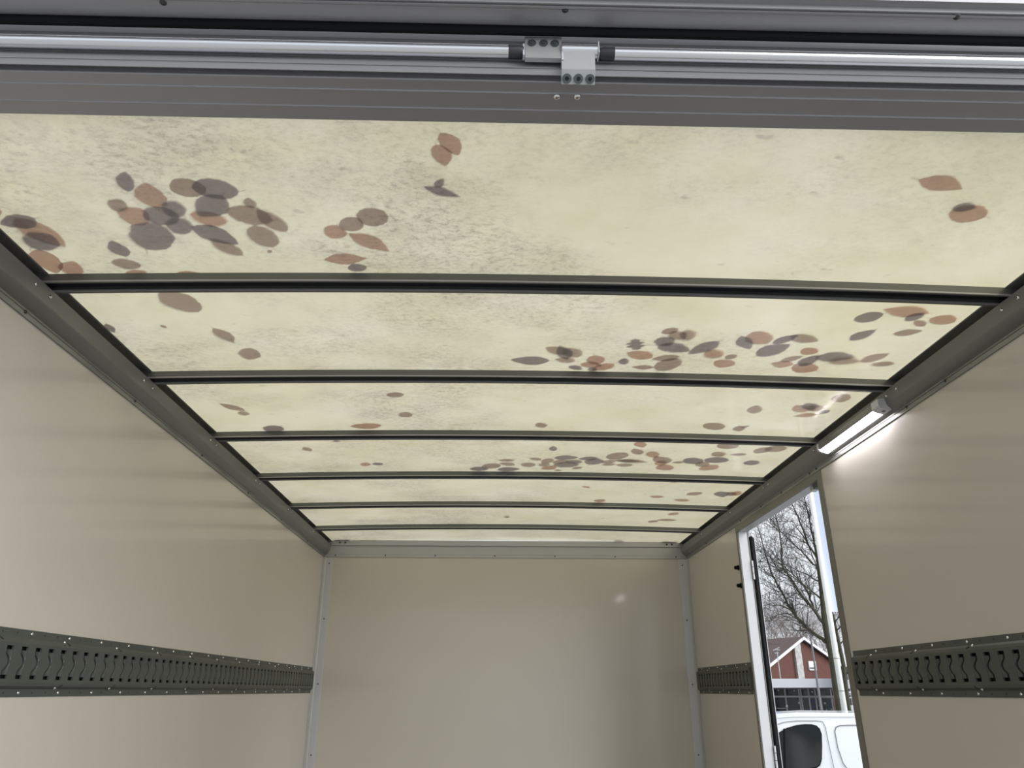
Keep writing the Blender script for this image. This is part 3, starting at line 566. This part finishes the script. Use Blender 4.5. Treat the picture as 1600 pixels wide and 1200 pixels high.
# van, parked side-on
VD = 13.0
sB = S_of(pz(1284, 1150, VD)); zr = pz(1255, 1112.5, VD+.5).z-ZG
van = thing('van', street(sB, VD+.9, ZG), 'white panel van parked side-on outside the side doorway', 'van')
def vp(s, z, d=0): return street(sB+s, VD+d, ZG+z)
prof = [(-2.55, .32), (-2.6, .6), (-2.5, .95), (-2.3, 1.08), (-1.75, 1.2), (-1.25, 1.62), (-.98, 1.86), (-.75, zr-.03), (-.3, zr), (1.5, zr), (2.9, zr-.03), (3.0, zr-.12), (3.1, 1.0), (3.1, .32)]
secs = [(0, 0, .035), (0.0, .0, 0), (.0, 0, 0)]
vs = []; n = len(prof)
rings = [(.02, .0), (0, .0), (.03, .0), (.0, .0)]
lay = [(0.0, -.10), (.05, -.035), (.16, 0), (1.74, 0), (1.85, -.035), (1.9, -.10)]   # (depth, drop of the upper outline)
for dd, dr_ in lay:
    for s, z in prof:
        k = max(0, (z-1.0)/(zr-1.0)); vs.append(vp(s*(1+(.0)), z+dr_*k if z > 1.0 else z, dd+(.10*k if dd < .1 else (-.10*k if dd > 1.8 else 0))))
fs = [(j*n+i, j*n+(i+1) % n, (j+1)*n+(i+1) % n, (j+1)*n+i) for j in range(5) for i in range(n)]+[tuple(range(n-1, -1, -1)), tuple(range(5*n, 6*n))]
body = auto_smooth(MB().add(vs, fs).build('body', M['van'], van), 40)
def sidepoly(pts, off, mat, nm, parent, thick=.006, lab=None):
    """a flat panel following the leaning side of the van; pts are (s, z)"""
    def w(s, z, o): k = max(0, (z-1.0)/(zr-1.0)); return vp(s, z, .10*k-o)
    a = [w(s, z, off) for s, z in pts]; b = [w(s, z, off-thick) for s, z in pts]; m = len(pts)
    o = MB().add(a+b, [tuple(range(m)), tuple(range(2*m-1, m-1, -1))]+[(i, (i+1) % m, m+(i+1) % m, m+i) for i in range(m)]).build(nm, mat, parent)
    if lab: tag(o, lab)
    return o
def sz(px, py): p = pz(px, py, VD+.06); return (S_of(p)-sB, p.z-ZG)
win = [sz(*p) for p in ((1180, 1175), (1196, 1160), (1213.5, 1148), (1230, 1138.5), (1245, 1134.2), (1257, 1133), (1268, 1133.2), (1275, 1135), (1280, 1139.5), (1283, 1147.5), (1283.5, 1165), (1283, 1185), (1280.5, 1194), (1275, 1198), (1262, 1200), (1180, 1201))]
cxm = sum(p[0] for p in win)/len(win); czm = sum(p[1] for p in win)/len(win)
sidepoly([(cxm+(a-cxm)*1.03, czm+(b-czm)*1.05) for a, b in win], .004, M['rubber'], 'window_seal', van)
sidepoly(win, .009, M['vglass'], 'side_window', van)
sidepoly([sz(1223.5, 1139), sz(1226.5, 1138), sz(1228, 1201), sz(1224.5, 1201)], .013, M['rubber'], 'window_divider', van)
def seam(pts, wd=.008, nm='seam'):
    P = [(Vector((a, b))) for a, b in pts]; poly = []
    for i, p in enumerate(P):
        t = (P[min(i+1, len(P)-1)]-P[max(i-1, 0)]).normalized(); poly.append((p, Vector((-t.y, t.x))*wd/2))
    sidepoly([tuple(p+q) for p, q in poly]+[tuple(p-q) for p, q in reversed(poly)], .002, M['grey'], nm, van, .004)
seam([sz(*p) for p in ((1212, 1133), (1225, 1128.5), (1245, 1126.5), (1275, 1126.5), (1285.5, 1127.5), (1290, 1137), (1294, 1158), (1303, 1200), (1306, 1225))])
seam([sz(*p) for p in ((1350, 1133), (1313, 1133.5), (1306.5, 1136.5), (1304.5, 1143), (1309, 1168), (1317, 1192), (1325, 1203))], .012, 'panel_seam')
seam([sz(*p) for p in ((1209, 1123), (1240, 1120.5), (1345, 1120.5))], .006, 'roof_gutter')
for s in (-1.75, 2.1):
    for dd in (.0, 1.72):
        w_ = MB(); c = vp(s, .33, dd); w_.tube([c-FW*.01, c+FW*.02, c+FW*.16, c+FW*.19], [.30, .33, .33, .30], 24)
        wh = auto_smooth(w_.build('wheel', M['tyre'], van), 40)
        auto_smooth(MB().tube([c-FW*.014, c+FW*.02], [.19, .20], 20).build('hub_cap', M['grey'], wh), 40)
sidepoly([(-.95, 1.02), (-.82, 1.02), (-.82, 1.05), (-.95, 1.05)], .03, M['rubber'], 'door_handle', van, .03)

# shop
SDp = 36.0
def rect(px0, py0, px1, py1, d, th, nm, mat, parent, lab=None, vfix=True):
    a = pz(px0, (py0+py1)/2, d); b = pz(px1, (py0+py1)/2, d); z0 = pz((px0+px1)/2, py1, d).z; z1 = pz((px0+px1)/2, py0, d).z
    s0, s1 = S_of(a), S_of(b); m = MB(); A = street(s0, d, z0); B = street(s1, d, z1); c = (A+B)/2+FW*th/2
    m.obox(c, SD*(s1-s0)/2, FW*th/2, ZV*(z1-z0)/2); o = m.build(nm, mat, parent)
    if lab: tag(o, lab)
    return o
shop = thing('shop_building', street(S_of(pz(1255, 1090, SDp)), SDp+4, ZG), 'low shop with white fascia and glazed front below the gabled house', 'building')
rect(1150, 1060.5, 1302.5, 1074.5, SDp-2.2, 11, 'fascia_roof', M['fascia'], shop, 'white fascia')
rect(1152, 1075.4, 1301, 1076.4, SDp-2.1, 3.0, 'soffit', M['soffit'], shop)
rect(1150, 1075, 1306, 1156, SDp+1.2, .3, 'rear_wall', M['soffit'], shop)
def pane(x0, y0, x1, y1): rect(x0, y0, x1, y1, SDp+.04, .02, 'pane', M['glass'], shop)
for x0, x1 in ((1160, 1184), (1187, 1208), (1212, 1228.5), (1232, 1249.5), (1256, 1265.5), (1268.5, 1276), (1279, 1284), (1287, 1301)):
    pane(x0, 1091, x1, 1138); pane(x0, 1077.5, x1, 1086.5)
for x in (1158.5, 1185.5, 1210, 1230.2, 1252, 1255, 1267, 1277.5, 1285.5, 1302.5):
    rect(x-1.1, 1076, x+1.1, 1144, SDp-.02, .12, 'mullion', M['frame'], shop)
rect(1157, 1087, 1303, 1090, SDp-.04, .12, 'transom', M['frame'], shop)
rect(1157, 1138, 1303, 1145, SDp-.04, .12, 'sill', M['frame'], shop)
rect(1213, 1106, 1228, 1107.2, SDp-.1, .04, 'door_bar', M['frame'], shop); rect(1228, 1101.5, 1231, 1105, SDp-.1, .06, 'lock', M['polew'], shop)
for (x, y, c) in ((1216, 1078.6, 0), (1241, 1079, 0), (1269, 1081, 0)):
    rect(x-1, y-.5, x+1, y+.5, SDp-1.9, .15, 'ceiling_spot', M['fascia'], shop)
for i in range(16):   # goods on show behind the glass
    rr = random.Random(i); x = rr.choice([1270, 1273, 1280, 1282, 1289, 1292, 1296, 1299, 1245, 1248, 1258, 1262]); y = rr.uniform(1093, 1110)
    rect(x-rr.uniform(.6, 1.6), y-.6, x+rr.uniform(.6, 1.6), y+rr.uniform(.4, 2.5), SDp+.01, .02, 'poster', rr.choice([M['fascia'], M['frame'], M['blue'], M['soffit']]), shop)
bb = thing('blue_banner', pz(1208, 1130, SDp-3), 'narrow blue upright banner at the shop entrance', 'banner')
rect(1204.5, 1077, 1210.5, 1135, SDp-3, .02, 'cloth', M['blue'], bb); rect(1204, 1075, 1204.8, 1150, SDp-3, .05, 'pole', M['grey'], bb)

# gabled house
HD = 55.0; B45 = math.radians(46)
ap = pz(1251, 1000.5, HD); zE = pz(1202, 1054, HD-2).z
Gd = SD*math.cos(B45)+FW*math.sin(B45); Rd = -SD*math.sin(B45)+FW*math.cos(B45)
wl_ = 3.95; wr_ = 4.9
house = thing('house', Vector((ap.x, ap.y, ZG)), 'red brick house with brown tiled gable roof and white verge boards', 'house')
def hp(g_, r_, z): return Vector((ap.x, ap.y, 0))+Gd*g_+Rd*r_+Vector((0, 0, z))
zA = ap.z; sl = (zA-zE)/wl_; zRr = zA-(zA-zE)*wr_/wl_*.93
m = MB(); vs = [hp(-wl_, 0, ZG), hp(wr_, 0, ZG), hp(wr_, 0, zRr), hp(0, 0, zA), hp(-wl_, 0, zE)]; vs += [v+Rd*11 for v in vs]
m.add(vs, [(0, 1, 2, 3, 4), (5, 9, 8, 7, 6), (0, 4, 9, 5), (1, 6, 7, 2), (0, 5, 6, 1), (4, 3, 8, 9), (3, 2, 7, 8)]); m.build('wall', M['brick'], house)
for a, za, nm in ((-wl_-.35, zE-.35*sl, 'left'), (wr_+.35, zRr-.3, 'right')):
    v = [hp(0, -.25, zA+.12), hp(a, -.25, za+.12), hp(a, 11.2, za+.12), hp(0, 11.2, zA+.12)]
    m = MB(); m.add([p+Vector((0, 0, dz)) for dz in (0, .12) for p in v], [(0, 1, 2, 3), (7, 6, 5, 4), (0, 4, 5, 1), (1, 5, 6, 2), (2, 6, 7, 3), (3, 7, 4, 0)]); rf = m.build('roof', M['tiles'], house)
    m = MB(); v2 = [hp(0, -.32, zA+.21), hp(a, -.32, za+.21), hp(a, -.32, za+.03), hp(0, -.32, zA+.03)]
    m.add([p for p in v2]+[p+Rd*.07 for p in v2], [(0, 1, 2, 3), (7, 6, 5, 4), (0, 4, 5, 1), (1, 5, 6, 2), (2, 6, 7, 3), (3, 7, 4, 0)]); m.build('verge_board', M['fascia'], house)
def on_gable(px, py):
    q = _ray(px, py); C = Vector((CX, 0, CZ)); t = (Vector((ap.x, ap.y, 0))-C).dot(Rd)/q.dot(Rd); p = C+q*t
    return (p-Vector((ap.x, ap.y, 0))).dot(Gd), p.z
def gbox(x0, y0, x1, y1, th, nm, mat, off=0, parent=None):
    a, za = on_gable(x0, y0); b, zb = on_gable(x1, y1); m = MB()
    c = hp((a+b)/2, -th/2-off, (za+zb)/2); m.obox(c, Gd*abs(b-a)/2, Rd*th/2, ZV*abs(za-zb)/2); return m.build(nm, mat, parent or house)
a, z1 = on_gable(1238.5, 1014); b, _z = on_gable(1247, 1006); zb = ZG+2
m = MB(); q = [hp(a, -.18, zb), hp(b, -.18, zb), hp(b, -.18, zA-abs(b)*sl-.05), hp(a, -.18, zA-abs(a)*sl-.05)]
m.add(q+[p+Rd*.18 for p in q], [(0, 1, 2, 3), (7, 6, 5, 4), (0, 4, 5, 1), (1, 5, 6, 2), (2, 6, 7, 3), (3, 7, 4, 0)]); tag(m.build('slate_strip', M['slate'], house), 'white and grey slate strip')
wf = gbox(1261.5, 1033, 1274.5, 1047.5, .10, 'window', M['fascia']); gbox(1263.5, 1042.5, 1272.8, 1045.6, .02, 'pane', M['glass'], .10, wf); gbox(1263.3, 1035, 1273, 1041.5, .02, 'shutter', M['fascia'], .10, wf)
# antenna
an = thing('antenna', street(S_of(pz(1219.5, 1060, 50)), 50, ZG), 'thin pale aerial mast with crossbars before the tiled roof', 'antenna')
am = S_of(pz(1219.5, 1060, 50)); m = MB().tube([street(am, 50, ZG), street(am, 50, pz(1214, 1018, 50).z)], .028, 6); m.build('mast', M['frame'], an)
for (x0, y0, x1, y1) in ((1210.5, 1020.5, 1217, 1020.2), (1208, 1016.5, 1218, 1011.5), (1212, 1015, 1219, 1016)):
    MB().tube([pz(x0, y0, 50), pz(x1, y1, 50)], .03, 6).build('crossbar', M['frame'], an)
# street lamp
D = 31.0; sl_ = thing('street_lamp', Vector(street(S_of(pz(1285, 1130, D)), D, ZG)), 'slim grey street lamp with a short arm in front of the shop', 'street lamp')
s0 = S_of(pz(1283, 1108, D)); ztop = pz(1270, 977.5, D).z
MB().tube([street(s0, D, ZG), street(s0, D, ZG+1.6), street(s0, D, ZG+1.7), street(s0, D, ztop)], [.075, .07, .045, .03], 10).build('pole', M['grey'], sl_)
sa = S_of(pz(1259, 977, D)); MB().tube([street(s0, D, ztop), street(s0-.05, D, ztop+.08), street(sa, D, ztop+.03)], [.03, .03, .025], 8).build('arm', M['grey'], sl_)
MB().obox(street(sa-.02, D, ztop+.0), SD*.11, FW*.09, ZV*.035).build('lamp_head', M['grey'], sl_)
# flag pole and banner
D = 17.0; sf = S_of(pz(1316.5, 1090, D)); fpz = 8.2
fl = thing('flag_pole', street(sf, D, ZG), 'tall white flag pole with pale blue banner beside the mossy tree', 'flag pole')
rp = 3.85*D/FPX
MB().tube([street(sf, D, ZG), street(sf, D, ZG+fpz)], [rp, rp*.85], 16).build('pole', M['polew'], fl, True)
for z in (1.7, 2.35, 2.95): MB().tube([street(sf, D, ZG+z), street(sf, D, ZG+z+.012)], rp*1.05, 16).build('joint_ring', M['grey'], fl)
zb0 = pz(1300, 956, D).z-ZG
m = MB(); NV = 26; vs = []
for j in range(NV+1):
    z = zb0+(fpz-.1-zb0)*j/NV
    for i in range(9): vs.append(street(sf+rp*.9+i*.11, D+.03*math.sin(i*1.7+j*.15), ZG+z))
m.add(vs, [(j*9+i, j*9+i+1, (j+1)*9+i+1, (j+1)*9+i) for j in range(NV) for i in range(8)]); tag(m.build('banner', M['banner'], fl, True), 'pale blue banner')
# sign with plates
D = 30.0; sg_ = thing('sign_post', street(S_of(pz(1327, 1090, D)), D, ZG), 'grey post carrying small white plates in front of the hedge', 'sign')
ss = S_of(pz(1328.5, 1090, D)); MB().tube([street(ss+.02, D+.05, ZG), street(ss+.02, D+.05, ZG+2.9)], .03, 8).build('post', M['grey'], sg_)
for (x0, y0, x1, y1) in ((1322.5, 1062, 1328.5, 1076), (1325, 1080, 1330, 1083.5), (1326, 1085, 1329.5, 1086), (1325, 1089, 1331.5, 1091), (1328, 1102, 1334, 1112)): rect(x0, y0, x1, y1, D, .03, 'sign_plate', M['fascia'], sg_)
# hedge
rr = random.Random(3); m = MB(); D = 33.0; s0 = S_of(pz(1307, 1080, D)); nx, nz_ = 26, 10
vs = [street(s0+.14*i+rr.uniform(-.05, .05), D+.5*(j/nz_)**3+rr.uniform(-.12, .12), ZG+3.35*j/nz_+(rr.uniform(-.25, .25) if j == nz_ else 0)) for j in range(nz_+1) for i in range(nx+1)]
k = len(vs); vs += [v+FW*1.4 for v in vs]
F = [(j*(nx+1)+i, j*(nx+1)+i+1, (j+1)*(nx+1)+i+1, (j+1)*(nx+1)+i) for j in range(nz_) for i in range(nx)]
F += [tuple(k+a for a in reversed(f)) for f in F]; F += [(nz_*(nx+1)+i, nz_*(nx+1)+i+1, k+nz_*(nx+1)+i+1, k+nz_*(nx+1)+i) for i in range(nx)]
F += [(j*(nx+1)+e2, (j+1)*(nx+1)+e2, k+(j+1)*(nx+1)+e2, k+j*(nx+1)+e2) for j in range(nz_) for e2 in (0, nx)]
tag(m.add(vs, F).build('hedge', M['hedge']), 'dark clipped hedge behind the sign post', 'hedge')

# trees
def grow(m, p, d, ln, rad, lev, rr, up=.12, maxlev=2):
    if lev > maxlev: return
    pts = [p.copy()]; rs = [rad]; q = p.copy(); d = d.normalized(); st = 4
    for i in range(st):
        d = (d+Vector((rr.gauss(0, .13), rr.gauss(0, .13), rr.gauss(up*.5, .13)))).normalized(); q = q+d*ln/st; pts.append(q.copy()); rs.append(rad*(1-.2*(i+1)))
    m.tube(pts, [max(r, .0035) for r in rs], 3 if lev > 1 else 4, False)
    if lev == maxlev: return
    for i in range(1, st+1):
        for s in range(1 if i < 3 else 2):
            t = (pts[i]-pts[i-1]).normalized(); o = t.orthogonal(); o.rotate(Matrix.Rotation(rr.uniform(0, 6.28), 3, t))
            grow(m, pts[i-1].lerp(pts[i], rr.random()), t*.8+o*rr.uniform(.5, 1.0), ln*rr.uniform(.38, .62), rad*.5, lev+1, rr, up, maxlev)
def tree(nm, label, D, trunk, branches, seed, bark, twig, twlen=1.1, tw=5, group=None):
    rr = random.Random(seed); k = D/FPX
    P0 = pz(trunk[0][0], trunk[0][1], D)
    e = thing(nm, Vector((P0.x, P0.y, ZG)), label, 'tree', group)
    pts = [pz(x, y, D) for x, y, w in trunk]; pts = [Vector((pts[0].x, pts[0].y, ZG))]+pts
    MB().tube(pts, [trunk[0][2]*k*.62]+[w*k/2 for x, y, w in trunk], 14).build('trunk', bark, e, True)
    tm = MB()
    for bi, (pl, w0) in enumerate(branches):
        dep = rr.uniform(-.35, .35); b = [pz(x, y, D+dep*D*.10*(i/(len(pl)-1))) for i, (x, y) in enumerate(pl)]
        n_ = len(b); rs = [max(.006, w0*.85*k/2*(1-.8*i/(n_-1))) for i in range(n_)]
        b2 = []; r2 = []
        for i in range(n_-1):
            for s in range(3):
                t = s/3; b2.append(b[i].lerp(b[i+1], t)+Vector((rr.uniform(-1, 1), rr.uniform(-1, 1), rr.uniform(-1, 1)))*(.02 if s else 0)); r2.append(rs[i]*(1-t)+rs[i+1]*t)
        b2.append(b[-1]); r2.append(rs[-1]); MB().tube(b2, r2, 7).build('branch', bark, e, True)
        for i in range(2, len(b2)):
            for s in range(tw if i > 4 else 2):
                t = (b2[i]-b2[i-1]).normalized(); o = t.orthogonal(); o.rotate(Matrix.Rotation(rr.uniform(0, 6.28), 3, t))
                grow(tm, b2[i], t*.9+o*rr.uniform(.4, 1.1), rr.uniform(.6, 1.25)*twlen, max(.007, r2[i]*.42), 1, rr)
    tag(tm.build('twigs', twig, e), kind='stuff'); return e
TRUNK = [(1309, 1090, 9.5), (1306.5, 1075, 9.5), (1300.5, 1030, 9), (1295.5, 1004, 9.5), (1290.5, 980, 9), (1287, 950, 8), (1283.5, 915, 7.4), (1280, 888, 6.8), (1277, 868, 4.8), (1274, 852, 3.6)]
BR = [([(1277, 870), (1272, 847.5), (1267.5, 828), (1264.5, 810), (1260, 792), (1257, 774), (1250, 745)], 4.2), ([(1280, 880), (1281, 855), (1276.5, 825), (1271, 812), (1268, 790), (1266, 760)], 3.2),
      ([(1277, 873), (1263, 852), (1252.5, 822), (1243.5, 801), (1236, 786), (1222, 760)], 3.6), ([(1280, 891), (1264.5, 874.5), (1251, 859.5), (1230, 840), (1215, 828), (1197, 811), (1180, 795)], 3.0),
      ([(1291, 1004), (1270.5, 988.5), (1257, 976.5), (1242, 960), (1230, 943.5), (1221, 924), (1212, 907.5), (1204, 892), (1195, 862), (1183, 822)], 6.0),
      ([(1288, 975), (1270.5, 951), (1251, 928.5), (1233, 901.5), (1223, 886), (1222, 864), (1218, 832), (1212, 804), (1205, 780)], 5.4),
      ([(1271, 950), (1264.5, 930), (1257, 916.5), (1242, 900), (1225, 885), (1205, 872), (1182, 860)], 3.6), ([(1283, 936), (1263, 919.5), (1248, 907.5), (1225, 893), (1200, 880), (1183, 874)], 3.0),
      ([(1280, 908), (1264.5, 900), (1245, 891), (1222, 880), (1204, 862)], 2.4), ([(1237, 955), (1221, 946.5), (1205, 945), (1191, 947)], 2.4), ([(1283, 908), (1274, 880), (1262, 850), (1240, 838), (1215, 846)], 2.2),
      ([(1221, 924), (1206, 921), (1193, 930)], 1.8), ([(1242, 960), (1225, 958), (1205, 965), (1193, 975)], 1.8), ([(1263, 852), (1240, 815), (1212, 815)], 1.8)]
tree('bare_tree', 'large bare winter tree with mossy trunk outside the side doorway', 24.0, TRUNK, BR, 11, M['bark'], M['twig'], .8, 2)
tree('bare_tree', 'thin dark bare tree half hidden behind the flag pole', 30.0, [(1324, 1095, 6), (1318, 1040, 5.5), (1311, 1005, 4.5), (1306.5, 984, 3.5), (1302, 960, 2.5)],
     [([(1304, 975), (1312, 961), (1325, 950)], 2.6), ([(1307, 985), (1316, 976), (1328, 968)], 2.6), ([(1312, 1008), (1320, 999), (1332, 990)], 3.0), ([(1302, 962), (1298, 940), (1292, 915)], 2.2)], 21, M['bark'], M['twig'], .8, 3)
for i, (px, py, sd) in enumerate(((1203, 968, 1), (1222, 962, 2), (1240, 972, 3), (1262, 968, 4), (1280, 975, 5), (1185, 965, 6), (1298, 980, 7))):
    rr = random.Random(sd+40); D = 82.0+i
    br = [([(px+(1100-py)*.10, 1040), (px+rr.uniform(-14, 14), py+28+rr.uniform(-8, 8)), (px+rr.uniform(-22, 22), py+rr.uniform(-6, 16))], 1.5) for _ in range(7)]
    lb = ['reddish grey bare tree far behind the house, over the left end of its roof', 'bare far tree rising behind the tiled roof slope', 'bare far tree behind the gable peak', 'bare far tree right of the gable peak', 'bare far tree behind the street lamp', 'bare far tree behind the black door seal', 'bare far tree behind the mossy trunk'][i]
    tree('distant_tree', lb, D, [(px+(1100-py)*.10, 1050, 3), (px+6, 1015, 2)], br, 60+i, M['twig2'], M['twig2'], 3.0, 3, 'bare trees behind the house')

# ------------------------------------------------------------------ lift everything so that the ground is z = 0
for o in list(SC.objects):
    if o.parent is None and o is not cam: o.location.z += GZ
